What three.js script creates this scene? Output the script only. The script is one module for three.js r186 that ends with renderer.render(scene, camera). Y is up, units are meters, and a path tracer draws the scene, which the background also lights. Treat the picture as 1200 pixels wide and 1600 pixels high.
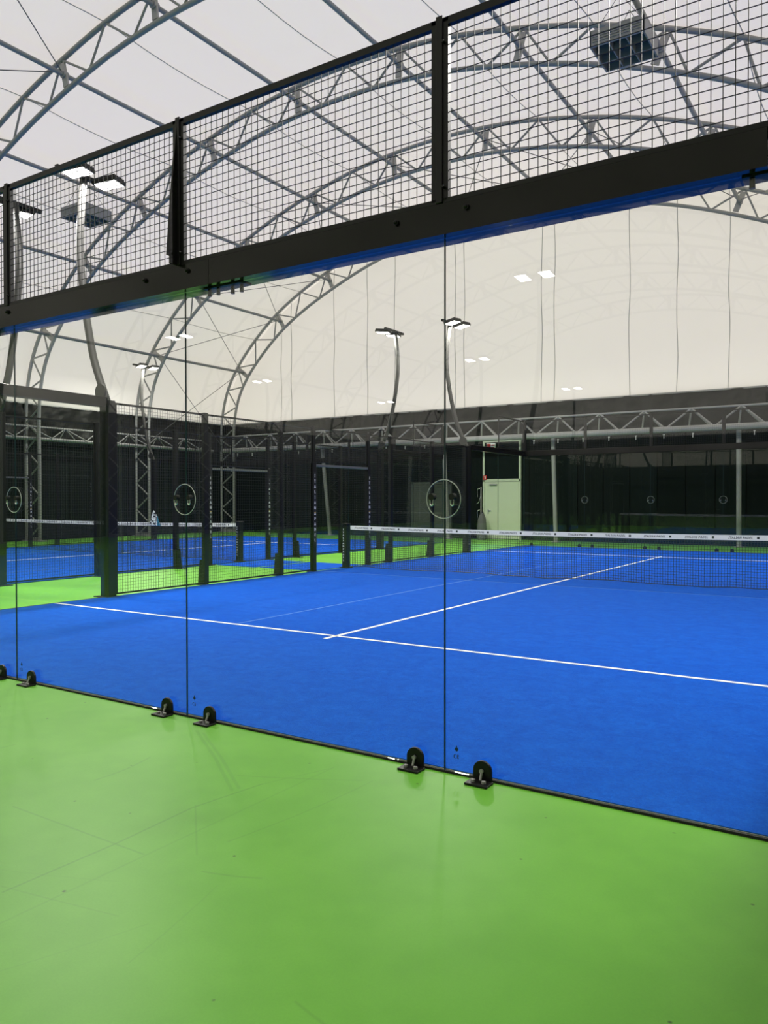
import * as THREE from 'three';
import { mergeGeometries, toCreasedNormals } from 'three/addons/utils/BufferGeometryUtils.js';
import { RoundedBoxGeometry } from 'three/addons/geometries/RoundedBoxGeometry.js';
import { RectAreaLightUniformsLib } from 'three/addons/lights/RectAreaLightUniformsLib.js';
import { FontLoader } from 'three/addons/loaders/FontLoader.js';
import { TextGeometry } from 'three/addons/geometries/TextGeometry.js';

// ---------------------------------------------------------------- camera, sky, exposure
RectAreaLightUniformsLib.init();
const scene = new THREE.Scene();
const camera = new THREE.PerspectiveCamera(2 * Math.atan(800 / 1223.18) * 180 / Math.PI, 1200 / 1600, 0.05, 300);
camera.rotation.order = 'YXZ';
camera.position.set(10.0378, 1.4789, 3.7335);
camera.rotation.set(-0.0151, 0.5773, -0.0007);
const renderer = new THREE.WebGLRenderer({ antialias: true });
renderer.toneMapping = THREE.LinearToneMapping;
renderer.toneMappingExposure = 1.0;
renderer.shadowMap.enabled = true;
scene.background = new THREE.Color().setRGB(1.41, 1.3, 1.23);      // even overcast daylight that reaches the hall through its fabric roof
const LAMP_POWER = 760;                                             // radiance of each floodlight panel

// ---------------------------------------------------------------- helpers
let seed = 7;
const rnd = () => { seed = (seed * 16807) % 2147483647; return seed / 2147483647; };
const V = (x, y, z) => new THREE.Vector3(x, y, z);
const used = {};
function numbered(n) { used[n] = (used[n] ?? -1) + 1; return used[n] ? n + '_' + String(used[n]).padStart(3, '0') : n; }
function tag(o, label, category, group, kind) {
  o.userData = { label, category };
  if (group) o.userData.group = group;
  if (kind) o.userData.kind = kind;
  return o;
}
function shade(o) { o.traverse((m) => { if (m.isMesh) { m.castShadow = true; m.receiveShadow = true; } }); return o; }
function thing(name, pos = [0, 0, 0], turn = 0) {
  const g = new THREE.Group(); g.name = numbered(name); g.position.set(...pos); g.rotation.y = turn; scene.add(g); return g;
}
function sub(parent, name, [x, y, z], turn = 0) {              // a part that has pieces of its own; the place is given in the hall's axes
  const g = new THREE.Group(); g.name = name; g.position.set(x - parent.position.x, y - parent.position.y, z - parent.position.z); g.rotation.y = turn; parent.add(g); return g;
}
function part(parent, name, geo, mat) {
  const m = new THREE.Mesh(geo, mat); m.name = name; m.castShadow = m.receiveShadow = true; parent.add(m); return m;
}
function single(name, geo, mat, pos = [0, 0, 0]) {
  const m = new THREE.Mesh(geo, mat); m.name = numbered(name); m.castShadow = m.receiveShadow = true; m.position.set(...pos); scene.add(m); return m;
}
const bx = (w, h, d, x = 0, y = 0, z = 0) => new THREE.BoxGeometry(w, h, d).translate(x, y, z);
const span = (x0, x1, y0, y1, z0, z1) => bx(Math.abs(x1 - x0), Math.abs(y1 - y0), Math.abs(z1 - z0), (x0 + x1) / 2, (y0 + y1) / 2, (z0 + z1) / 2);
const rb = (w, h, d, r = 0.005, x = 0, y = 0, z = 0) => new RoundedBoxGeometry(w, h, d, 2, r).translate(x, y, z);
function bar(a, b, r, seg = 8, r2 = r) {
  const d = b.clone().sub(a), g = new THREE.CylinderGeometry(r2, r, d.length(), seg, 1);
  g.applyQuaternion(new THREE.Quaternion().setFromUnitVectors(V(0, 1, 0), d.normalize()));
  return g.translate((a.x + b.x) / 2, (a.y + b.y) / 2, (a.z + b.z) / 2);
}
function tube(pts, r, seg = 8, n = 60) { return new THREE.TubeGeometry(new THREE.CatmullRomCurve3(pts), n, r, seg, false); }
const merge = (l) => mergeGeometries(l.map((g) => { const h = g.index ? g.toNonIndexed() : g; for (const k of Object.keys(h.attributes)) if (!['position', 'normal', 'uv'].includes(k)) h.deleteAttribute(k); return h; }));
const L = (r, g, b) => new THREE.Color().setRGB(r, g, b);
const canvas = (w, h) => { const c = document.createElement('canvas'); c.width = w; c.height = h; return [c, c.getContext('2d')]; };
function noiseTex(n, fn, srgb) {
  const d = new Uint8Array(n * n * 4);
  for (let j = 0; j < n; j++) for (let i = 0; i < n; i++) { const c = fn(i / n, j / n); for (let k = 0; k < 3; k++) d[(j * n + i) * 4 + k] = Math.max(0, Math.min(255, c[k])); d[(j * n + i) * 4 + 3] = 255; }
  const t = new THREE.DataTexture(d, n, n); t.wrapS = t.wrapT = THREE.RepeatWrapping; t.magFilter = THREE.LinearFilter; t.minFilter = THREE.LinearMipmapLinearFilter; t.generateMipmaps = true;
  if (srgb) t.colorSpace = THREE.SRGBColorSpace; t.needsUpdate = true; return t;
}
function lattice(n) { const a = Array.from({ length: n * n }, rnd); return (u, v) => { const x = u * n, y = v * n, i = Math.floor(x), j = Math.floor(y), fx = x - i, fy = y - j, s = (t) => t * t * (3 - 2 * t), g = (p, q) => a[((q % n + n) % n) * n + ((p % n + n) % n)]; const A = g(i, j) + (g(i + 1, j) - g(i, j)) * s(fx), B = g(i, j + 1) + (g(i + 1, j + 1) - g(i, j + 1)) * s(fx); return A + (B - A) * s(fy); }; }
function metreUV(g, ax = 'xz') { const p = g.attributes.position, u = g.attributes.uv; for (let i = 0; i < p.count; i++) u.setXY(i, ax[0] === 'x' ? p.getX(i) : p.getZ(i), ax[1] === 'z' ? p.getZ(i) : p.getY(i)); return g; }

// ---------------------------------------------------------------- materials
const n8 = lattice(8), n24 = lattice(24), n96 = lattice(96);
const M = {};
{
  // green acrylic floor: faint mottling and thin scuffs, one tile is 8 m
  const [c, g] = canvas(2048, 2048);
  const img = g.createImageData(2048, 2048);
  for (let j = 0; j < 2048; j++) for (let i = 0; i < 2048; i++) {
    const u = i / 2048, v = j / 2048, m = (n8(u, v) - 0.5) * 9 + (n24(u, v) - 0.5) * 7 + (n96(u, v) - 0.5) * 5 + (rnd() - 0.5) * 4, k = (j * 2048 + i) * 4;
    img.data[k] = 107 + m * 0.9; img.data[k + 1] = 176 + m; img.data[k + 2] = 60 + m * 0.6; img.data[k + 3] = 255;
  }
  g.putImageData(img, 0, 0);
  g.lineCap = 'round';
  for (let k = 0; k < 46; k++) {
    const x = rnd() * 2048, y = rnd() * 2048, a = rnd() * 6.3, l = 40 + rnd() * 300;
    g.strokeStyle = `rgba(70,110,52,${0.06 + rnd() * 0.16})`; g.lineWidth = 1 + rnd() * 2;
    g.beginPath(); g.moveTo(x, y); g.quadraticCurveTo(x + Math.cos(a) * l / 2 + 12, y + Math.sin(a) * l / 2, x + Math.cos(a) * l, y + Math.sin(a) * l); g.stroke();
  }
  // the scuff lines seen in front of the glass, where they lie on the floor (x, z in metres)
  const spot = ([x, z]) => [(((x / 8) % 1 + 1) % 1) * 2048, (1 - ((z / 8) % 1 + 1) % 1) * 2048];
  [[[7.23, 2.06], [7.24, 1.56], [7.22, 1.1], [7.29, 0.68]],
    [[6.48, 1.56], [6.89, 1.56], [7.24, 1.56], [7.42, 1.56]],
    [[7.21, 1.07], [7.61, 1.44]],
    [[6.3, 0.2], [6.79, 0.52], [7.22, 0.83]],
    [[6.37, 0.21], [6.82, 0.5], [7.23, 0.79]],
    [[7.29, 0.68], [7.45, 0.28], [7.37, -0.36]]].forEach((line, k) => {
    g.strokeStyle = `rgba(62,104,48,${[0.25, 0.2, 0.15, 0.12, 0.12, 0.1][k]})`; g.lineWidth = [2.6, 2.4, 2, 5, 5, 3][k];
    g.beginPath(); line.forEach((p, i) => (i ? g.lineTo(...spot(p)) : g.moveTo(...spot(p)))); g.stroke();
  });
  for (let k = 0; k < 90; k++) { g.fillStyle = `rgba(40,60,30,${0.2 + rnd() * 0.5})`; g.beginPath(); g.arc(rnd() * 2048, rnd() * 2048, 0.8 + rnd() * 1.2, 0, 7); g.fill(); }
  const t = new THREE.CanvasTexture(c); t.colorSpace = THREE.SRGBColorSpace; t.wrapS = t.wrapT = THREE.RepeatWrapping; t.repeat.set(1 / 8, 1 / 8);
  M.green = new THREE.MeshPhysicalMaterial({ map: t, roughness: 0.42, specularIntensity: 0.34 });
}
{
  const t = noiseTex(512, (u, v) => { const m = (n24(u, v) - 0.5) * 10 + (n96(u, v) - 0.5) * 12 + (rnd() - 0.5) * 26; return [6 + m * 0.3, 80 + m * 0.9, 194 + m * 1.1]; }, true);
  t.repeat.set(1 / 1.6, 1 / 1.6);
  const b = noiseTex(256, () => { const m = rnd() * 255; return [m, m, m]; }); b.repeat.set(1 / 0.7, 1 / 0.7);
  M.blue = new THREE.MeshPhysicalMaterial({ map: t, bumpMap: b, bumpScale: 0.0015, roughness: 0.95, specularIntensity: 0.12 });
}
M.line = new THREE.MeshStandardMaterial({ color: L(0.86, 0.87, 0.88), roughness: 0.8 });
M.seam = new THREE.MeshStandardMaterial({ color: L(0.06, 0.2, 0.66), roughness: 0.85 });
M.black = new THREE.MeshPhysicalMaterial({ color: L(0.006, 0.006, 0.0065), roughness: 0.42, specularIntensity: 0.55 });
M.beam = new THREE.MeshPhysicalMaterial({ color: L(0.010, 0.0095, 0.009), roughness: 0.12, specularIntensity: 0.45 });
M.wire = new THREE.MeshStandardMaterial({ color: L(0.012, 0.012, 0.014), roughness: 0.5 });
M.rubber = new THREE.MeshStandardMaterial({ color: L(0.01, 0.01, 0.011), roughness: 0.8 });
M.steel = new THREE.MeshStandardMaterial({ color: L(0.27, 0.272, 0.27), roughness: 0.55 });
M.plate = new THREE.MeshStandardMaterial({ color: L(0.34, 0.335, 0.33), roughness: 0.6, metalness: 0.2 });
M.cable = new THREE.MeshStandardMaterial({ color: L(0.12, 0.12, 0.125), roughness: 0.6 });
M.ropeGrey = new THREE.MeshStandardMaterial({ color: L(0.42, 0.41, 0.40), roughness: 0.8 });
M.chrome = new THREE.MeshStandardMaterial({ color: L(0.86, 0.86, 0.86), roughness: 0.18, metalness: 0.9 });
M.poleGrey = new THREE.MeshStandardMaterial({ color: L(0.016, 0.0155, 0.0145), roughness: 0.5 });
M.glass = new THREE.MeshPhysicalMaterial({ color: L(0.94, 0.955, 0.925), roughness: 0, transmission: 1, thickness: 0, ior: 1.5, specularIntensity: 0.66 });
M.edge = new THREE.MeshStandardMaterial({ color: L(0.03, 0.06, 0.065), roughness: 0.25 });
M.mark = new THREE.MeshStandardMaterial({ color: L(0.02, 0.06, 0.17), roughness: 0.6 });
M.lip = new THREE.MeshPhysicalMaterial({ color: L(0.3, 0.3, 0.3), roughness: 0.9, specularIntensity: 0.1 });
M.fabricSeam = new THREE.MeshStandardMaterial({ color: L(0.56, 0.55, 0.53), roughness: 0.8 });
M.header = new THREE.MeshStandardMaterial({ color: L(0.12, 0.12, 0.115), roughness: 0.6 });
M.rim = new THREE.MeshStandardMaterial({ color: L(0.55, 0.56, 0.55), roughness: 0.25 });
M.membrane = new THREE.MeshPhysicalMaterial({ color: L(0.90, 0.875, 0.85), roughness: 1, transmission: 0.5, thickness: 0, side: THREE.DoubleSide, specularIntensity: 0.2 });
M.tarp = new THREE.MeshPhysicalMaterial({ color: L(0.012, 0.0125, 0.012), roughness: 0.55, specularIntensity: 0.5 });
M.curtain = [0.0085, 0.0105, 0.0075].map((k) => new THREE.MeshPhysicalMaterial({ color: L(k * 0.3, k * 0.72, k * 0.72), roughness: 0.8, specularIntensity: 0.3 }));
M.gap = new THREE.MeshStandardMaterial({ color: L(0.004, 0.005, 0.005), roughness: 0.9 });
M.white = new THREE.MeshStandardMaterial({ color: L(0.8, 0.8, 0.78), roughness: 0.6 });
M.door = new THREE.MeshStandardMaterial({ color: L(0.56, 0.62, 0.47), roughness: 0.5 });
M.doorDim = new THREE.MeshStandardMaterial({ color: L(0.10, 0.11, 0.10), roughness: 0.6 });
M.led = new THREE.MeshStandardMaterial({ color: L(0.9, 0.9, 0.9), emissive: L(1, 0.98, 0.94), emissiveIntensity: 9, roughness: 0.4 });
M.heater = new THREE.MeshStandardMaterial({ color: L(0.26, 0.265, 0.27), roughness: 0.5, metalness: 0.2 });
M.heaterIn = new THREE.MeshStandardMaterial({ color: L(0.02, 0.03, 0.05), roughness: 0.4 });
M.red = new THREE.MeshStandardMaterial({ color: L(0.5, 0.03, 0.03), roughness: 0.5 });
M.greyCloth = new THREE.MeshStandardMaterial({ color: L(0.12, 0.12, 0.125), roughness: 0.9 });

// ---------------------------------------------------------------- the hall
const XC = -2.1, BAY = 4.95, Z0 = -23, NB = 13, WALLTOP = 5.05;
const ZS = Array.from({ length: NB + 1 }, (_, k) => Z0 + BAY * k), Z1 = ZS[NB];
// half of the arch's middle line, from the foot to the crown
const half = [[14, 0], [14, 2.5], [14, 4.6], [13.9, 5.5], [13.58, 6.5], [13.0, 7.4], [12.0, 8.44], [10.8, 9.4], [9.5, 10.15], [8.0, 10.82], [6.4, 11.42], [4.85, 11.86], [3.2, 12.22], [1.6, 12.42]];
const midCurve = new THREE.CatmullRomCurve3([...half.map(([d, y]) => V(-d, y, 0)), V(0, 12.48, 0), ...half.slice().reverse().map(([d, y]) => V(d, y, 0))]);
const MID = midCurve.getSpacedPoints(400);
const ALONG = MID.map((_, i) => midCurve.getTangentAt(i / 400));
function off(i, o) { const t = ALONG[i]; return V(MID[i].x - t.y * o + XC, MID[i].y + t.x * o, 0); }   // o > 0: outwards
const nodeIdx = [1.6, 4.85, 8.0, 10.8, 13.0].flatMap((d) => [-d, d]).sort((a, b) => a - b).map((d) => { let best = 0; MID.forEach((p, i) => { if (p.y > 6 && Math.abs(p.x - d) < Math.abs(MID[best].x - d)) best = i; if (MID[best].y < 6) best = i; }); return best; });

{
  const f = tag(single('floor', metreUV(span(XC - 15, XC + 15, -0.25, 0, Z0 - 1, Z1 + 1)), M.green), 'smooth bright green sports floor around the courts', 'floor', null, 'structure');
}
// fabric roof, one sheet for each bay, dipping a little between the arches
{
  const roof = thing('ceiling');
  tag(roof, 'white translucent fabric roof stretched over arched trusses', 'roof', null, 'structure');
  const ids = []; for (let i = 0; i <= 400; i += 4) ids.push(i);
  const lo = ids.findIndex((i) => off(i, 0.46).y > WALLTOP), line = ids.slice(lo, ids.length - lo);
  const pos = [], idx = [], uv = [], NS = 6;
  for (let k = 0; k <= NS; k++) line.forEach((i, q) => {
    const p = q === 0 || q === line.length - 1 ? off(i, 0.46) : off(i, 0.46 - 0.13 * Math.sin(Math.PI * k / NS));
    if (q === 0 || q === line.length - 1) p.y = WALLTOP - 0.03;
    pos.push(p.x, p.y, BAY * k / NS); uv.push(q * 0.4, BAY * k / NS);
  });
  for (let k = 0; k < NS; k++) for (let q = 0; q < line.length - 1; q++) { const a = k * line.length + q, b = a + line.length; idx.push(a, b, a + 1, b, b + 1, a + 1); }
  const g = new THREE.BufferGeometry(); g.setAttribute('position', new THREE.Float32BufferAttribute(pos, 3)); g.setAttribute('uv', new THREE.Float32BufferAttribute(uv, 2)); g.setIndex(idx); g.computeVertexNormals();
  for (let k = 0; k < NB; k++) part(roof, 'membrane_panel', g, M.membrane).position.z = ZS[k];
  for (const z of [Z0 - 0.3, Z1 - 0.02]) { const e = part(roof, 'edge_strip', new THREE.BufferGeometry().copy(g), M.membrane), p = e.geometry.attributes.position, n = line.length; for (let i = 0; i < p.count; i++) { const q = i % n; p.setXYZ(i, pos[q * 3], pos[q * 3 + 1], 0.32 * Math.floor(i / n) / NS); } e.geometry.computeVertexNormals(); e.position.z = z; }
}
// end walls: fabric above, dark curtain panels below
function gableShape(z) {
  const s = new THREE.Shape(), pts = []; for (let i = 0; i <= 400; i += 4) { const p = off(i, 0.44); if (p.y > WALLTOP) pts.push(p); }
  s.moveTo(pts[0].x, WALLTOP - 0.03); pts.forEach((p) => s.lineTo(p.x, p.y)); s.lineTo(pts[pts.length - 1].x, WALLTOP - 0.03); s.closePath();
  return new THREE.ShapeGeometry(s).translate(0, 0, z);
}
const archUnder = (x) => { let y = 0; MID.forEach((p, i) => { const q = off(i, -0.4); if (Math.abs(q.x - x) < 0.25 && q.y > y) y = q.y; }); return y; };
const archOver = (x) => { let y = 0; MID.forEach((p, i) => { const q = off(i, 0.4); if (Math.abs(q.x - x) < 0.25 && q.y > y) y = q.y; }); return y; };
function crumpled(w, h, nx, ny, amp) {         // a loosely hung sheet with soft folds, 2 cm thick
  const g = new THREE.BoxGeometry(w, h, 0.02, nx, ny, 1), p = g.attributes.position, a = lattice(9), b = lattice(31);
  for (let i = 0; i < p.count; i++) { const u = p.getX(i) / w * 1.7 + 0.5, v = p.getY(i) / h * 0.4 + 0.5; p.setZ(i, p.getZ(i) + amp * ((a(u, v) - 0.5) + 0.5 * (b(u * 0.8, v + u * 0.6) - 0.5))); }
  g.computeVertexNormals(); return g;
}
function curtainWall(name, label, len, place) {
  const w = thing(name); place(w); tag(w, label, 'wall', null, 'structure');
  part(w, 'backing', span(-len / 2, len / 2, 0, WALLTOP - 0.05, -0.12, -0.06), M.gap);
  const n = Math.round(len / 0.92), pw = len / n, g = bx(pw - 0.03, 3.72, 0.03, 0, 1.88, -0.03);
  for (let k = 0; k < n; k++) part(w, 'curtain_panel', g, M.curtain[(k * 7 + 1) % 3]).position.x = -len / 2 + pw * (k + 0.5);
  const m = Math.round(len / 6), tw = len / m;
  for (let k = 0; k < m; k++) part(w, 'tarpaulin', crumpled(tw, 1.26, 60, 14, 0.16), M.tarp).position.set(-len / 2 + tw * (k + 0.5), 4.39, 0.02);
  part(w, 'clamping_rail', span(-len / 2, len / 2, WALLTOP - 0.05, WALLTOP + 0.0, -0.08, 0.06), M.plate);
  return w;
}
const WX = 14.46;
const backWall = curtainWall('wall_back', 'dark curtain wall below the white end of the hall', WX * 2 + 0.3, (w) => w.position.set(XC, 0, Z0 - 0.28));
{
  part(backWall, 'fabric', gableShape(0), M.membrane);
  for (const x of [-13.01, -12.42, -10.06, -8.34, -7.0, -4.23, -3.84, -0.7, -0.22, 2.45, 4.01, 5.6, 7.2, 8.8]) {
    const top = archOver(x), p = []; for (let k = 0; k <= 6; k++) p.push(V(x - XC + 0.025 * Math.sin(k * 2.1 + x * 3), WALLTOP + (top - WALLTOP) * k / 6, 0.05));
    part(backWall, 'fabric_seam', tube(p, 0.013, 6, 30), M.fabricSeam);
  }
}
const frontWall = curtainWall('wall_front', 'dark curtain wall at the far end behind the photographer', WX * 2 + 0.3, (w) => { w.position.set(XC, 0, Z1 + 0.28); w.rotation.y = Math.PI; });
part(frontWall, 'fabric', gableShape(0), M.membrane);
curtainWall('wall_left', 'long dark side curtain wall beyond the neighbouring court', Z1 - Z0 + 0.5, (w) => { w.position.set(XC - WX, 0, (Z0 + Z1) / 2); w.rotation.y = Math.PI / 2; });
curtainWall('wall_right', 'long dark side curtain wall beside the near court', Z1 - Z0 + 0.5, (w) => { w.position.set(XC + WX, 0, (Z0 + Z1) / 2); w.rotation.y = -Math.PI / 2; });
// shapes made about the world's middle are moved to the walls' own place
[backWall, frontWall].forEach((w) => w.children.filter((c) => c.name === 'fabric').forEach((c) => { c.position.x = -XC; }));

// arched trusses
function archTruss() {
  const t = new THREE.Group();
  const chord = (o) => { const p = []; for (let i = 0; i <= 400; i += 4) p.push(off(i, o)); return tube(p, 0.062, 8, 180); };
  part(t, 'outer_chord', chord(0.4), M.steel); part(t, 'inner_chord', chord(-0.4), M.steel);
  const stops = [0, ...nodeIdx, 400].sort((a, b) => a - b);
  for (let k = 0; k < stops.length - 1; k++) {
    const a = stops[k], b = stops[k + 1], n = k === 0 || k === stops.length - 2 ? 14 : 4, q = (j) => Math.round(a + (b - a) * j / n);
    for (let j = 0; j < n; j++) part(t, 'strut', bar(off(q(j), j % 2 ? -0.4 : 0.4), off(q(j + 1), j % 2 ? 0.4 : -0.4), 0.031, 6), M.steel);
  }
  for (const i of nodeIdx) {
    const a = off(i, -0.36), b = off(i, 0.36), dir = b.clone().sub(a).normalize(), g = bx(0.17, 0.62, 0.05);
    g.rotateZ(Math.atan2(-dir.x, dir.y)); const c = a.clone().add(b).multiplyScalar(0.5);
    const disc = new THREE.CylinderGeometry(0.09, 0.09, 0.14, 12).rotateX(Math.PI / 2).translate(c.x, c.y, c.z);
    part(t, 'node_plate', merge([g.translate(c.x, c.y, 0), disc]), M.plate);
  }
  for (const s of [-1, 1]) part(t, 'base_plate', merge([rb(1.3, 0.03, 0.35, 0.006, XC + s * 14, 0.015, 0), bx(1.0, 0.12, 0.02, XC + s * 14, 0.09, 0)]), M.plate);
  return t;
}
{
  const proto = archTruss();
  ZS.forEach((z, k) => {
    const a = k ? proto.clone() : proto; a.name = numbered('arch_truss'); a.position.z = z; scene.add(a);
    const w = ['grey steel arch truss standing against the white end wall', 'grey steel arch truss one bay in front of the white end wall', 'grey steel arch truss two bays in front of the white end wall', 'grey steel arch truss three bays in front of the white end wall'][k];
    tag(a, w ?? 'grey steel arch truss over or behind the near half of the court', 'truss', w ? undefined : 'arch trusses of the near half of the hall');
  });
  // padded edge tube of the end fabric, outside the last arch
  const p = []; for (let i = 0; i <= 400; i += 4) { const q = off(i, 0.62); q.z = Z0 - 0.12; if (q.y > 0.2) p.push(q); }
}
// purlins, roof cables, bracing
{
  const tubeGeo = bar(V(0, 0, 0.075), V(0, 0, BAY - 0.075), 0.056, 10), bays = ['between the end wall arch and the next arch', 'between the second and third arch from the end wall', 'between the third and fourth arch from the end wall'];
  for (let k = 0; k < NB; k++) nodeIdx.forEach((i) => {
    const c = off(i, 0.0), w = bays[k] ?? 'over the camera side of the hall';
    tag(single('purlin', tubeGeo, M.steel, [c.x, c.y, ZS[k]]), 'grey steel purlin tube ' + w, 'purlin', 'purlins ' + w);
  });
  for (let k = 0; k < nodeIdx.length - 1; k++) {
    const i = Math.round((nodeIdx[k] + nodeIdx[k + 1]) / 2), pts = [];
    for (let q = 0; q < NB; q++) for (let j = 0; j < 4; j++) { const c = off(i, 0.42 - 0.13 * Math.sin(Math.PI * j / 4)); c.z = ZS[q] + BAY * j / 4; pts.push(c); }
    const c = off(i, 0.42); c.z = Z1; pts.push(c);
    tag(single('roof_cable', tube(pts, 0.011, 5, 160), M.ropeGrey), 'thin grey cable sagging along the inside of the white roof fabric', 'cable', 'roof cables between the purlins');
  }
  const levels = [34, ...nodeIdx, 366].sort((a, b) => a - b);
  for (const k of [0, 3]) {
    const t = thing('roof_bracing'); tag(t, k ? 'crossed thin dark bracing cables high above the near court' : 'crossed thin dark bracing cables beside the white end wall', 'cables');
    for (let q = 0; q < levels.length - 1; q++) for (const flip of [0, 1]) {
    const a = off(levels[q + flip], 0.05), b = off(levels[q + 1 - flip], 0.05); a.z = ZS[k] + 0.06; b.z = ZS[k + 1] - 0.06;
    part(t, 'cable', bar(a, b, 0.013, 5), M.cable);
    }
  }
}
// horizontal lattice truss in front of the end wall, its columns, and the one along the side wall
function lattice3(name, a, b, step, first, label, big) {
  const t = thing(name); tag(t, label, 'truss');
  const dir = b.clone().sub(a).normalize(), len = b.distanceTo(a), nrm = V(dir.z, 0, -dir.x), at = (s, y, o) => a.clone().addScaledVector(dir, s).addScaledVector(nrm, o).setY(y);
  const TY = big ? 4.38 : 4.16;
  part(t, 'top_chord', bar(at(0, TY, 0), at(len, TY, 0), 0.035, 8), M.steel);
  part(t, 'lower_chord', bar(at(0, 3.72, big ? -0.28 : -0.2), at(len, 3.72, big ? -0.28 : -0.2), big ? 0.1 : 0.05, 12), M.steel);
  part(t, 'lower_chord', bar(at(0, 3.72, 0.2), at(len, 3.72, 0.2), 0.045, 8), M.steel);
  for (let s = first; s < len; s += step) for (const [ds, o] of [[-step / 2, -0.26], [step / 2, -0.26], [-0.12, 0.2], [0.12 + step / 3, 0.2]]) {
    const e = s + ds; if (e < 0 || e > len) continue;
    part(t, 'strut', bar(at(s, TY, 0), at(e, 3.75, o), big ? 0.032 : 0.022, 6), M.steel);
  }
}
lattice3('lattice_truss', V(XC - 13.4, 0, -22.42), V(XC + 13.4, 0, -22.42), 1.465, 0.03 + (0.21 - (XC - 13.4)) % 1.465, 'grey steel lattice truss with a thick lower tube along the end wall', true);
lattice3('lattice_truss', V(XC - 14.02, 0, 5), V(XC - 14.02, 0, -21.9), 1.465, 0.4, 'thin grey steel lattice truss along the side curtain wall', false);
for (const [xt, xb, lb] of [[-10.32, -9.92, 'slightly leaning grey steel column behind the neighbouring court'], [-4.45, -4.26, 'grey steel column between the dim door and the pale green door'], [-0.07, 0.05, 'grey steel column to the right side of the pale green door'], [5.98, 6.0, 'upright grey steel column behind the far glass wall'], [10.6, 10.6, 'grey steel column near the corner of the end wall']]) {
  const c = thing('column', [xb, 0, -22.72]); tag(c, lb, 'column');
  part(c, 'shaft', bar(V(0, 0.02, 0), V(xt - xb, 3.66, 0), 0.075, 14), M.steel);
  part(c, 'foot_plate', rb(0.3, 0.025, 0.3, 0.005, 0, 0.0125, 0), M.plate);
}
// hooks at the top of the curtain seams
for (let k = 0; k < 32; k++) {
  const x = XC - 14.6 + 0.92 * (k + 0.0) + 0.05; if (x > 9) break;
  part(backWall, 'curtain_hook', merge([bx(0.025, 0.14, 0.02, 0, 0, 0), bx(0.06, 0.02, 0.05, 0, 0.06, -0.02)]), M.white).position.set(x - XC, 3.6, 0.01);
}

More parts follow.
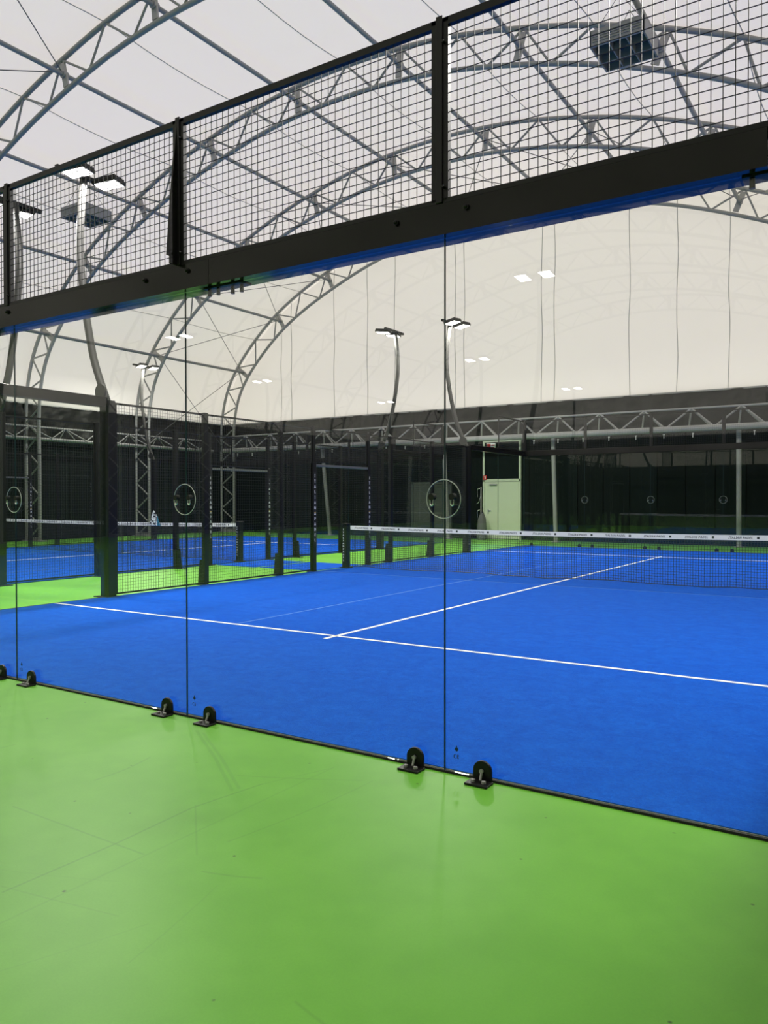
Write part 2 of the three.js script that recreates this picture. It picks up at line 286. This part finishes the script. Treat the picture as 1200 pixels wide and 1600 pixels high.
// ---------------------------------------------------------------- doors and signs on the end wall
const ZW = Z0 - 0.29;
{
  const d = thing('door_1', [-2.25, 0, ZW + 0.05]); tag(d, 'pale green metal door with a tall frame in the dark end wall', 'door', null, 'structure');
  part(d, 'frame', merge([bx(0.07, 3.7, 0.08, -0.75, 1.85, 0), bx(0.07, 3.7, 0.08, 0.72, 1.85, 0), bx(1.5, 0.1, 0.08, -0.015, 2.22, 0), bx(1.5, 0.05, 0.06, -0.015, 3.68, 0)]), M.door);
  part(d, 'top_panel', bx(1.4, 1.38, 0.04, -0.015, 2.96, -0.02), M.curtain[1]);
  const leaf = part(d, 'door_leaf', rb(1.38, 2.14, 0.05, 0.008, -0.015, 1.09, 0.0), M.door);
  part(leaf, 'handle', merge([bx(0.03, 0.16, 0.03, -0.55, 1.05, 0.04), bx(0.13, 0.025, 0.03, -0.5, 1.08, 0.06)]), M.chrome);
  part(d, 'door_closer', rb(0.3, 0.06, 0.05, 0.01, -0.35, 2.06, 0.05), M.plate);
  const e = thing('door_2', [-5.3, 0, ZW + 0.05]); tag(e, 'dim grey double door in the dark end wall behind the mesh', 'door', null, 'structure');
  part(e, 'frame', merge([bx(0.09, 2.2, 0.08, -0.86, 1.1, 0), bx(0.09, 2.2, 0.08, 0.86, 1.1, 0), bx(1.8, 0.09, 0.08, 0, 2.15, 0)]), M.doorDim);
  for (const s of [-1, 1]) { const l = part(e, 'door_leaf', rb(0.79, 2.06, 0.05, 0.008, s * 0.405, 1.06, 0), M.doorDim); part(l, 'handle', bx(0.03, 0.22, 0.05, s * 0.07, 1.08, 0.045), M.chrome); }
  const s1 = thing('exit_sign', [-2.68, 3.51, ZW + 0.11]); tag(s1, 'small red and white sign on the tall door frame', 'sign');
  part(s1, 'panel', rb(0.36, 0.22, 0.03, 0.006), M.white);
  part(s1, 'red_field', merge([bx(0.15, 0.17, 0.004, -0.085, 0, 0.017), bx(0.14, 0.05, 0.004, 0.09, 0.03, 0.017), bx(0.1, 0.03, 0.004, 0.09, -0.05, 0.017)]), M.red);
  const s2 = thing('fire_sign', [-2.93, 2.33, ZW + 0.11]); tag(s2, 'tiny square red sign with a pale mark beside the door head', 'sign');
  part(s2, 'panel', rb(0.15, 0.17, 0.02, 0.004), M.red); part(s2, 'mark', merge([bx(0.03, 0.08, 0.004, 0.01, -0.01, 0.011), bx(0.05, 0.02, 0.004, 0.0, 0.04, 0.011)]), M.white);
  const rail = thing('wall_bracket', [-3.16, 1.2, ZW + 0.11]); tag(rail, 'thin bent metal bracket on the wall beside the pale green door', 'bracket');
  part(rail, 'rod', merge([tube([V(0.02, 0.72, 0), V(-0.06, 0.7, 0.02), V(-0.07, 0.4, 0.02)], 0.012, 6, 20), tube([V(0.05, 0.45, 0), V(-0.02, 0.2, 0.02), V(-0.1, 0.14, 0.03)], 0.012, 6, 20), tube([V(0.02, -0.1, 0), V(-0.06, -0.12, 0.02), V(-0.07, -0.4, 0.02)], 0.012, 6, 20)]), M.chrome);
  part(rail, 'mount', bx(0.04, 1.25, 0.03, 0.06, 0.15, -0.015), M.plate);
  // grey draped bag standing beside the door
  const pts = [[0.0, 0], [0.15, 0.0], [0.17, 0.08], [0.165, 0.5], [0.14, 0.78], [0.07, 0.96], [0.03, 1.02], [0.0, 1.03]].map(([r, y]) => new THREE.Vector2(r, y));
  const bag = thing('covered_bag', [-2.83, 0, -22.72]); tag(bag, 'narrow grey covered bag with dark top standing by the pale door', 'bag');
  const bg = new THREE.LatheGeometry(pts, 20), bp = bg.attributes.position; for (let i = 0; i < bp.count; i++) { const a = Math.atan2(bp.getZ(i), bp.getX(i)), k = 1 + 0.1 * Math.sin(a * 5 + bp.getY(i) * 3); bp.setX(i, bp.getX(i) * k); bp.setZ(i, bp.getZ(i) * k); } bg.computeVertexNormals();
  part(bag, 'cover', bg, M.greyCloth); part(bag, 'top_knot', new THREE.ConeGeometry(0.05, 0.14, 10).translate(0.02, 1.06, 0), M.rubber);
}

// ---------------------------------------------------------------- padel courts
const meshCache = {};
function wireMesh(w, h) {                       // 50 mm welded wire, in the xy plane from (0, 0)
  const key = w.toFixed(3) + h.toFixed(3); if (meshCache[key]) return meshCache[key];
  const r = 0.0036, l = [], nx = Math.round(w / 0.05), ny = Math.round(h / 0.05);
  for (let i = 0; i <= nx; i++) l.push(bx(r, h, r, w * i / nx, h / 2, r * 0.5));
  for (let j = 0; j <= ny; j++) l.push(bx(w, r, r, w / 2, h * j / ny, -r * 0.5));
  return (meshCache[key] = merge(l));
}
// a mesh panel from (ax, az) to (bx_, bz), y0..y1; out is the side its wire lies on
function meshPanel(P, name, ax, az, bx_, bz, y0, y1, top = 0.04) {
  const w = Math.hypot(bx_ - ax, bz - az), t = sub(P, name, [ax, y0, az], Math.atan2(-(bz - az), bx_ - ax));
  const h = y1 - y0, s = 0.028, e = 0.022;
  part(t, 'frame', merge([bx(s, h, 0.03, e + s / 2, h / 2, 0), bx(s, h, 0.03, w - e - s / 2, h / 2, 0), bx(w - 2 * e, top, 0.03, w / 2, h - top / 2, 0), bx(w - 2 * e, 0.025, 0.03, w / 2, 0.0125, 0)]), M.black);
  const m = part(t, 'wire_mesh', wireMesh(w - 2 * e - 2 * s + 0.004, h - top - 0.02), M.wire); m.position.set(e + s - 0.002, 0.022, 0); m.userData.kind = 'stuff';
  return t;
}
const font = await new FontLoader().loadAsync('fonts/droid/droid_sans_bold.typeface.json');
const ceGeo = (() => { const g = new TextGeometry('CE', { font, size: 0.022, depth: 0.0006, curveSegments: 3 }); g.translate(-0.02, 0, 0); return merge([g, new THREE.CylinderGeometry(0.011, 0.011, 0.0006, 12).rotateX(Math.PI / 2).translate(0, 0.05, 0), bx(0.006, 0.03, 0.0006, 0, 0.055, 0)]); })();
function glassPane(P, ax, az, bx_, bz, mark) {
  const w = Math.hypot(bx_ - ax, bz - az), t = sub(P, 'glass_panel', [ax, 0.0125, az], Math.atan2(-(bz - az), bx_ - ax));
  const g = 0.0012, T = 0.01, H = 2.874;
  part(t, 'glass', bx(w - 2 * g - 0.003, H, T, w / 2, H / 2, 0), M.glass);
  for (const x of [g + 0.00075, w - g - 0.00075]) part(t, 'polished_edge', bx(0.0015, H, T, x, H / 2, 0), M.edge);
  if (mark) { const c = part(t, 'etched_mark', ceGeo, M.mark); c.position.set(0.075, 0.075, T / 2 + 0.0006); }
  return t;
}
function sillRail(P, ax, az, bx_, bz) {
  const w = Math.hypot(bx_ - ax, bz - az), t = sub(P, 'sill_rail', [ax, 0, az], Math.atan2(-(bz - az), bx_ - ax));
  part(t, 'channel', bx(w, 0.012, 0.018, w / 2, 0.006, 0), M.rubber);
  part(t, 'lip', bx(w, 0.003, 0.003, w / 2, 0.0135, -0.0075), M.lip);
}
// text prints
function stacked(text, w, h, fg = '#ffffff') {
  const [c, g] = canvas(64, 1024); g.fillStyle = '#08090b'; g.fillRect(0, 0, 64, 1024); g.fillStyle = fg; g.textAlign = 'center'; g.textBaseline = 'middle'; g.font = 'bold 58px sans-serif';
  const step = 1024 / (text.length + 0.6);
  [...text].forEach((ch, k) => { const y = step * (k + 0.8); if (ch === ' ') { g.fillStyle = '#c9b070'; g.fillRect(14, y - 18, 36, 16); g.fillStyle = fg; g.fillRect(14, y + 4, 36, 16); } else g.fillText(ch, 32, y); });
  const t = new THREE.CanvasTexture(c); t.colorSpace = THREE.SRGBColorSpace; return new THREE.MeshStandardMaterial({ map: t, roughness: 0.5 });
}
const postPrint = stacked('ITALIAN PADEL'), netPostPrint = stacked('ITALIANPADEL');
const bandMat = (() => {
  const [c, g] = canvas(512, 64); g.fillStyle = '#e6e6e2'; g.fillRect(0, 0, 512, 64); g.fillStyle = '#22252b'; g.font = 'italic bold 38px sans-serif'; g.textBaseline = 'middle'; g.fillText('ITALIAN PADEL', 40, 33); g.fillRect(362, 18, 28, 28);
  const t = new THREE.CanvasTexture(c); t.colorSpace = THREE.SRGBColorSpace; t.wrapS = t.wrapT = THREE.RepeatWrapping; return new THREE.MeshStandardMaterial({ map: t, roughness: 0.85 });
})();

function gusset(hgt, dep, th) { const s = new THREE.Shape(); s.moveTo(0, 0); s.lineTo(dep, 0); s.lineTo(dep * 0.72, hgt); s.lineTo(0, hgt * 1.02); s.closePath(); return new THREE.ExtrudeGeometry(s, { depth: th, bevelEnabled: false }).translate(0, 0, -th / 2); }
// a fence post on a side wall; o = outward direction along x
function sidePost(P, x, z, o, wide = 0.08) {
  const t = sub(P, 'fence_post', [x, 0, z]);
  part(t, 'shaft', rb(wide, 3.0, 0.085, 0.006, o * wide * 0.3, 1.5, 0), M.black);
  part(t, 'foot_gusset', gusset(0.42, 0.13, 0.02).rotateY(o > 0 ? 0 : Math.PI).translate(o * wide * 0.8, 0.012, 0), M.black);
  part(t, 'foot_plate', rb(0.3, 0.012, 0.16, 0.003, o * 0.1, 0.006, 0), M.black);
}
function entrancePost(P, x, z, o) {
  const t = sub(P, 'entrance_post', [x, 0, z]);
  part(t, 'shaft', rb(0.1, 2.26, 0.1, 0.006, 0, 1.13, 0), M.black);
  part(t, 'upper_shaft', rb(0.07, 0.76, 0.08, 0.006, 0, 2.63, 0), M.black);
  for (const s of [-1, 1]) part(t, 'lettering', new THREE.PlaneGeometry(0.085, 1.5).rotateY(s * Math.PI / 2).translate(s * 0.0512, 1.32, 0), postPrint);
  part(t, 'foot_plate', rb(0.2, 0.012, 0.2, 0.003, 0, 0.006, 0), M.black);
}
// mast of the floodlights: column in the fence, curved arm, crossbar, two LED panels
function floodMast(x, z, o, label, group, turn = 0, aim = 0, power = 1) {
  const t = thing('floodlight_mast', [x, 0, z], turn); tag(t, label, 'floodlight', group);
  part(t, 'column', rb(0.2, 3.0, 0.14, 0.008, o * 0.04, 1.5, 0), M.black);
  part(t, 'foot_plate', rb(0.34, 0.016, 0.26, 0.004, o * 0.06, 0.008, 0), M.black);
  part(t, 'pivot_disc', new THREE.CylinderGeometry(0.12, 0.12, 0.03, 24).rotateX(Math.PI / 2).translate(o * 0.13, 3.14, 0.05), M.poleGrey);
  const a = [[0.03, 2.96], [0.12, 3.14], [0.34, 3.62], [0.5, 4.2], [0.6, 4.7], [0.68, 5.35], [0.67, 5.74], [0.6, 6.34], [0.57, 6.5]];
  part(t, 'arm', tube(a.map(([d, y]) => V(o * d, y, 0)), 0.058, 10, 50), M.poleGrey);
  part(t, 'crossbar', bx(0.07, 0.06, 1.0, o * 0.55, 6.5, 0), M.black);
  for (const s of [-1, 1]) {
    const f = new THREE.Group(); f.name = 'floodlight'; f.position.set(o * 0.34, 6.46, s * 0.28); f.rotation.set(0, aim, -o * 0.09, 'YXZ'); t.add(f);
    part(f, 'housing', merge([rb(0.42, 0.06, 0.3, 0.01), ...[-3, -2, -1, 0, 1, 2, 3].map((k) => bx(0.4, 0.04, 0.008, 0, 0.045, k * 0.04))]), M.black);
    part(f, 'led_lamp', bx(0.36, 0.008, 0.25, 0, -0.034, 0), M.led);
    const l = new THREE.RectAreaLight(new THREE.Color(1, 0.97, 0.92), LAMP_POWER * power, 0.36, 0.25); l.position.set(0, -0.042, 0); l.rotation.x = -Math.PI / 2; f.add(l);
  }
  return t;
}
function jointDisc(P, x, z) {
  const t = sub(P, 'joint_disc', [x, 1.485, z]); t.userData.label = 'round clear connector with a pale rim and two bolts';
  const R = 0.104;
  part(t, 'disc', new THREE.CylinderGeometry(R - 0.003, R - 0.003, 0.012, 48).rotateX(Math.PI / 2), M.glass);
  part(t, 'rim', new THREE.TorusGeometry(R, 0.0024, 8, 64), M.rim);
  for (const s of [-1, 1]) {
    part(t, 'bolt', new THREE.CylinderGeometry(0.017, 0.019, 0.03, 20).rotateX(Math.PI / 2).translate(s * 0.063, 0.012, 0.014), M.rubber);
    part(t, 'steel_hook', tube([V(s * 0.063 - 0.009, 0.0, 0.02), V(s * 0.063 - 0.009, -0.025, 0.02), V(s * 0.063 - 0.006, -0.033, 0.02), V(s * 0.063, -0.036, 0.02), V(s * 0.063 + 0.006, -0.033, 0.02), V(s * 0.063 + 0.009, -0.025, 0.02), V(s * 0.063 + 0.009, 0.0, 0.02)], 0.0042, 8, 30), M.chrome);
  }
}
const clampArch = (() => { const s = new THREE.Shape(); s.moveTo(-0.05, 0); s.lineTo(0.05, 0); s.lineTo(0.05, 0.055); s.absarc(0, 0.055, 0.05, 0, Math.PI); s.closePath(); return new THREE.ExtrudeGeometry(s, { depth: 0.012, bevelEnabled: true, bevelSize: 0.003, bevelThickness: 0.003, bevelSegments: 2, curveSegments: 14 }); })();
function floorClamp(P, x, z, s) {
  const t = sub(P, 'glass_clamp', [x, 0.0, z], s > 0 ? 0 : Math.PI); t.userData.label = 'rounded black steel floor clamp';
  part(t, 'base_plate', rb(0.13, 0.012, 0.085, 0.003, 0, 0.006, 0.065), M.black);
  part(t, 'upright', clampArch.clone().translate(0, 0.004, 0.012), M.black);
  part(t, 'bolt', merge([new THREE.CylinderGeometry(0.012, 0.012, 0.014, 6).rotateX(Math.PI / 2).translate(0, 0.06, 0.034), bar(V(0, 0.06, 0.03), V(0.006, 0.02, 0.06), 0.007, 6), new THREE.CylinderGeometry(0.012, 0.012, 0.012, 6).translate(-0.03, 0.018, 0.07), new THREE.CylinderGeometry(0.012, 0.012, 0.012, 6).translate(0.03, 0.018, 0.07)]), M.plate);
}

function court(x0, who, near) {
  const x1 = x0 + 10, C = near ? 'near court' : 'neighbouring court';
  // playing surface with its lines
  const turf = tag(single(near ? 'court_turf' : 'court_turf', metreUV(span(x0 + 0.02, x1 - 0.02, 0, 0.012, -0.03, -19.97)), M.blue), near ? 'blue artificial turf of the court behind the glass wall' : 'blue artificial turf of the neighbouring court', 'turf', null, 'structure');
  const ln = (n, x, z, w, d) => part(turf, n, span(x - w / 2, x + w / 2, 0.012, 0.015, z - d / 2, z + d / 2), M.line);
  ln('service_line', x0 + 5, -3.05, 9.96, 0.05); ln('service_line', x0 + 5, -16.95, 9.96, 0.05); ln('centre_line', x0 + 5, -10, 0.05, 14.3);
  part(turf, 'carpet_seam', span(x0 + 3.49, x0 + 3.515, 0.012, 0.0132, -3.1, -16.9), M.seam); part(turf, 'carpet_seam', span(x0 + 0.1, x1 - 0.1, 0.012, 0.0132, -9.09, -9.115), M.seam);
  // end walls
  for (const [z, e] of [[0, 1], [-20, -1]]) {
    const W = near ? (z === 0 ? 'in front of the blue court' : 'beyond the net of the blue court') : (z === 0 ? 'at the front of the neighbouring court' : 'at the back of the neighbouring court');
    const E = thing('glass_wall', [x0, 0, z]); tag(E, 'tall glass wall topped by black beam and mesh ' + W, 'glass wall');
    for (let k = 0; k < 5; k++) glassPane(E, x0 + 2 * k, z, x0 + 2 * k + 2, z, z === 0 && near);
    sillRail(E, x0, z, x1, z);
    const b = sub(E, 'top_beam', [x0, 2.89, z]);
    for (const [a, c] of z === 0 ? [[0, 3], [3, 6.28], [6.28, 9.58], [9.58, 10]] : [[0, 5], [5, 10]]) part(b, 'beam_section', bx(c - a - 0.004, 0.165, 0.18, (a + c) / 2, 0.0825, -e * 0.03), M.beam);
    if (z === 0) {
      for (const x of [4.01, 5.67, 6.09, 7.73, 8.16, 9.78, 3.6, 2.02, 0.3]) part(b, 'stud', merge([new THREE.CylinderGeometry(0.017, 0.017, 0.014, 6).rotateX(Math.PI / 2).translate(x, 0.115, 0.066), new THREE.SphereGeometry(0.011, 10, 6).translate(x, 0.115, 0.075)]), M.black);
      for (const x of [6.28, 9.58]) {
        for (const [y, dx, z] of [[0.169, 0.02, -0.02], [-0.004, 0.06, -0.05]]) part(b, 'splice_plate', bx(0.34, 0.008, 0.1, x + dx, y, z), M.black);
        for (const d of [-0.13, -0.05, 0.05, 0.13]) { part(b, 'splice_bolt', new THREE.CylinderGeometry(0.012, 0.012, 0.03, 6).translate(x + 0.02 + d, 0.185, 0.0), M.black); part(b, 'splice_bolt', new THREE.CylinderGeometry(0.012, 0.014, 0.05, 6).translate(x + 0.06 + d, -0.03, -0.02 - 0.03 * (d > 0)), M.black); }
      }
    }
    for (let k = 0; k < 5; k++) meshPanel(E, 'mesh_panel', x0 + 2 * k, z + e * 0.045, x0 + 2 * k + 2, z + e * 0.045, 3.056, 4.03);
    for (let k = 0; k <= 5; k++) {
      const t = sub(E, 'mesh_post', [x0 + 2 * k, 3.056, z + e * 0.045]);
      part(t, 'shaft', rb(0.04, 0.985, 0.05, 0.004, 0, 0.4925, 0), M.black);
      for (const y of [0.08, 0.84]) part(t, 'bolt', new THREE.CylinderGeometry(0.008, 0.008, 0.03, 6).rotateX(Math.PI / 2).translate(0.03, y, e * 0.025), M.black);
      if (k === 3 && z === 0) { const s = new THREE.Shape(); s.moveTo(0, 0); s.lineTo(0.06, 0); s.lineTo(0.06, 0.05); s.lineTo(0.085, 0.05); s.lineTo(0.055, 0.4); s.lineTo(0.0, 0.95); s.closePath(); part(t, 'tapered_fin', new THREE.ExtrudeGeometry(s, { depth: 0.014, bevelEnabled: false }).rotateY(-Math.PI / 2).translate(-0.004, 0, 0.022), M.beam); }
    }
    for (let k = 1; k < 5; k++) if (near || z === 0) jointDisc(E, x0 + 2 * k, z + e * 0.016);
    if (near || z === 0) for (let k = 0; k < 5; k++) for (const d of [0.24, 1.83]) floorClamp(E, x0 + 2 * k + d, z + e * 0.008, e);
  }
  // side walls
  for (const [x, o] of [[x0, -1], [x1, 1]]) {
    const W = near ? (o < 0 ? 'between the blue court and the passage' : 'of the blue court by the hall wall') : (o > 0 ? 'of the neighbouring court along the passage' : 'on the outer side of the neighbouring court');
    const F = thing('side_fence', [x, 0, -10]); tag(F, 'black mesh side fence with glass ends ' + W, 'fence');
    for (const [za, zb] of [[0, -2], [-2, -4], [-16, -18], [-18, -20]]) glassPane(F, x, za - (za === 0 ? 0.02 : 0), x, zb + (zb === -20 ? 0.02 : 0));
    for (const [za, zb] of [[-0.14, -3.92], [-16.08, -19.86]]) {
      sillRail(F, x, za, x, zb);
      part(F, 'side_beam', rb(0.15, 0.15, za - zb, 0.006, 0, 2.965, (za + zb) / 2 + 10), M.beam);
    }
    for (const [za, zb] of [[-0.05, -2], [-18, -19.95]]) meshPanel(F, 'raised_mesh_panel', x, za, x, zb, 3.045, 4.03);
    for (const [za, zb] of [[-4.08, -6], [-6, -8], [-8, -9], [-11, -12], [-12, -14], [-14, -15.92]]) meshPanel(F, 'mesh_panel', x, za, x, zb, 0.03, 2.98, 0.03);
    meshPanel(F, 'mesh_panel', x, -9, x, -11, 2.26, 2.98, 0.03);
    part(F, 'entrance_header', rb(0.09, 0.05, 1.89, 0.005, 0, 2.2, 0), M.header).userData.label = 'grey header bar';
    for (const z of [-6, -8, -12, -14]) sidePost(F, x, z, o);
    for (const z of [-9, -11]) entrancePost(F, x, z, o);
    const W2 = near ? (o < 0 ? 'blue court fence beside the passage' : 'blue court fence beside the hall wall') : (o > 0 ? 'neighbouring court fence along the passage' : 'outer fence of the neighbouring court');
    floodMast(x, -4, o, 'curved floodlight mast near the front of the ' + W2, undefined, 0, -o * 0.3); floodMast(x, -16, o, 'curved floodlight mast near the back of the ' + W2, undefined, 0, o * 0.3);
    // net post
    const np = thing('net_post', [x - o * 0.07, 0.012, -10.06]); tag(np, 'short black lettered net post ' + W, 'net post');
    part(np, 'shaft', rb(0.12, 0.93, 0.14, 0.008, 0, 0.465, 0), M.black);
    part(np, 'lettering', new THREE.PlaneGeometry(0.06, 0.76).translate(-0.02, 0.5, 0.0712), netPostPrint);
    part(np, 'cap', rb(0.15, 0.03, 0.17, 0.006, 0, 0.945, 0), M.black);
    part(np, 'foot', rb(0.2, 0.02, 0.22, 0.004, 0, 0.01, 0), M.black);
  }
  // net
  const n = thing('net', [x0 + 5, 0.012, -10.06]); tag(n, near ? 'black tennis style net with lettered white band across the blue court' : 'black net with white band across the neighbouring court', 'net');
  const HW = 4.81, top = (x) => 0.875 + 0.035 * (x / HW) ** 2, bot = (x) => 0.035 + 0.012 * Math.sin(x * 2.3) + 0.008 * Math.sin(x * 7.1 + 1), th = [], r = 0.006;
  const NX = 216;
  for (let i = 0; i <= NX; i++) { const x = -HW + 2 * HW * i / NX; th.push(bx(r, top(x) - 0.06 - bot(x), r, x, (top(x) - 0.06 + bot(x)) / 2, 0)); }
  for (let j = 0; j <= 18; j++) for (let q = 0; q < 24; q++) { const xa = -HW + 2 * HW * q / 24, xb = -HW + 2 * HW * (q + 1) / 24, y = (x) => bot(x) + (top(x) - 0.06 - bot(x)) * j / 18; th.push(bar(V(xa, y(xa), 0), V(xb, y(xb), 0), j === 0 ? r * 1.2 : r * 0.55, 4)); }
  part(n, 'netting', merge(th), M.wire).userData.kind = 'stuff';
  { const g = new THREE.BoxGeometry(2 * HW, 0.085, 0.012, 40, 1, 1), p = g.attributes.position, uv = g.attributes.uv; for (let i = 0; i < p.count; i++) { const x = p.getX(i); uv.setXY(i, (p.getZ(i) < 0 ? -x : x) / 0.68, uv.getY(i)); p.setY(i, p.getY(i) + top(x) - 0.035); } g.computeVertexNormals(); part(n, 'white_band', g, bandMat); }
}
court(0, '', true);
court(-13, '', false);
// blue mats in the passage between the two entrances
for (const [xa, xb, z0, z1, lb] of [[-2.9, -1.75, -9.15, -10.9, 'blue turf mat in the entrance passage next to the neighbouring court'], [-1.6, -0.1, -9.15, -10.9, 'blue turf mat in the entrance passage next to the blue court']]) tag(single('turf_mat', metreUV(span(xa, xb, 0.001, 0.011, z0, z1)), M.blue), lb, 'mat');
// patterned pennant hanging on the neighbouring net
{
  const [c, g] = canvas(128, 128); g.fillStyle = '#dfe5e2'; g.fillRect(0, 0, 128, 128); g.fillStyle = '#17191c'; for (let k = 0; k < 26; k++) g.fillRect(rnd() * 90, rnd() * 120, 6 + rnd() * 20, 4 + rnd() * 12); g.fillStyle = '#2d7f9c'; g.fillRect(96, 20, 32, 108);
  const t = new THREE.CanvasTexture(c); t.colorSpace = THREE.SRGBColorSpace;
  const s = new THREE.Shape(); s.moveTo(-0.2, 0); s.lineTo(0.22, -0.02); s.lineTo(0.12, 0.22); s.lineTo(-0.03, 0.38); s.closePath();
  const geo = new THREE.ExtrudeGeometry(s, { depth: 0.015, bevelEnabled: false }), uv = geo.attributes.uv, p = geo.attributes.position; for (let i = 0; i < p.count; i++) uv.setXY(i, p.getX(i) * 2.3 + 0.5, p.getY(i) * 2.5);
  const b = single('pennant', geo, new THREE.MeshStandardMaterial({ map: t, roughness: 0.7 }), [-6.05, 0.84, -10.05]); tag(b, 'small white and blue patterned pennant hanging on the neighbouring net', 'pennant');
}
// floodlights of the court behind the camera: the glass wall mirrors them
for (const [x, z] of [[3.35, 12.3], [-8.15, 12.5], [-2.3, 20.9], [-12.0, 20.5], [-2.0, 29.7], [-11.5, 29.2]]) floodMast(x, z, 1, 'dark curved floodlight mast behind the photographer, mirrored in the glass', 'mirrored floodlight masts', -Math.PI / 2, 0, 0.1);

// ---------------------------------------------------------------- box heaters hung from the purlins
function heater(x, y, z, turn, label, py) {
  const t = thing('ceiling_heater', [x, y, z], turn); tag(t, label, 'heater');
  part(t, 'casing', merge([rb(1.0, 0.3, 0.03, 0.006, 0, 0.15, 0.485), rb(1.0, 0.3, 0.03, 0.006, 0, 0.15, -0.485), rb(0.03, 0.3, 1.0, 0.006, 0.485, 0.15, 0), rb(0.03, 0.3, 1.0, 0.006, -0.485, 0.15, 0), rb(1.0, 0.03, 1.0, 0.006, 0, 0.3, 0), ...[-0.36, -0.12, 0.12, 0.36].map((k) => bx(0.9, 0.012, 0.02, 0, 0.08 + (k + 0.4) * 0.2, 0.505))]), M.heater);
  part(t, 'inner_tray', bx(0.93, 0.04, 0.93, 0, 0.24, 0), M.heaterIn);
  for (const k of [-0.16, 0.16]) { part(t, 'louvre', bx(0.02, 0.16, 0.94, k, 0.09, 0), M.heater); part(t, 'louvre', bx(0.94, 0.16, 0.02, 0, 0.09, k), M.heater); }
  for (const [a, b] of [[-1, -1], [-1, 1], [1, -1], [1, 1]]) part(t, 'hanging_wire', bar(V(a * 0.42, 0.31, b * 0.42), V(0, py - y, b * 0.3), 0.006, 5), M.cable);
}
heater(5.72, 9.9, -11.2, 0.0, 'grey box heater hung from the roof near the crown', 10.85);
heater(-10.0, 9.75, -10.95, 0.0, 'grey box heater hung from the roof beyond the floodlights', 9.75 + 0.85);

shade(scene);
renderer.render(scene, camera);
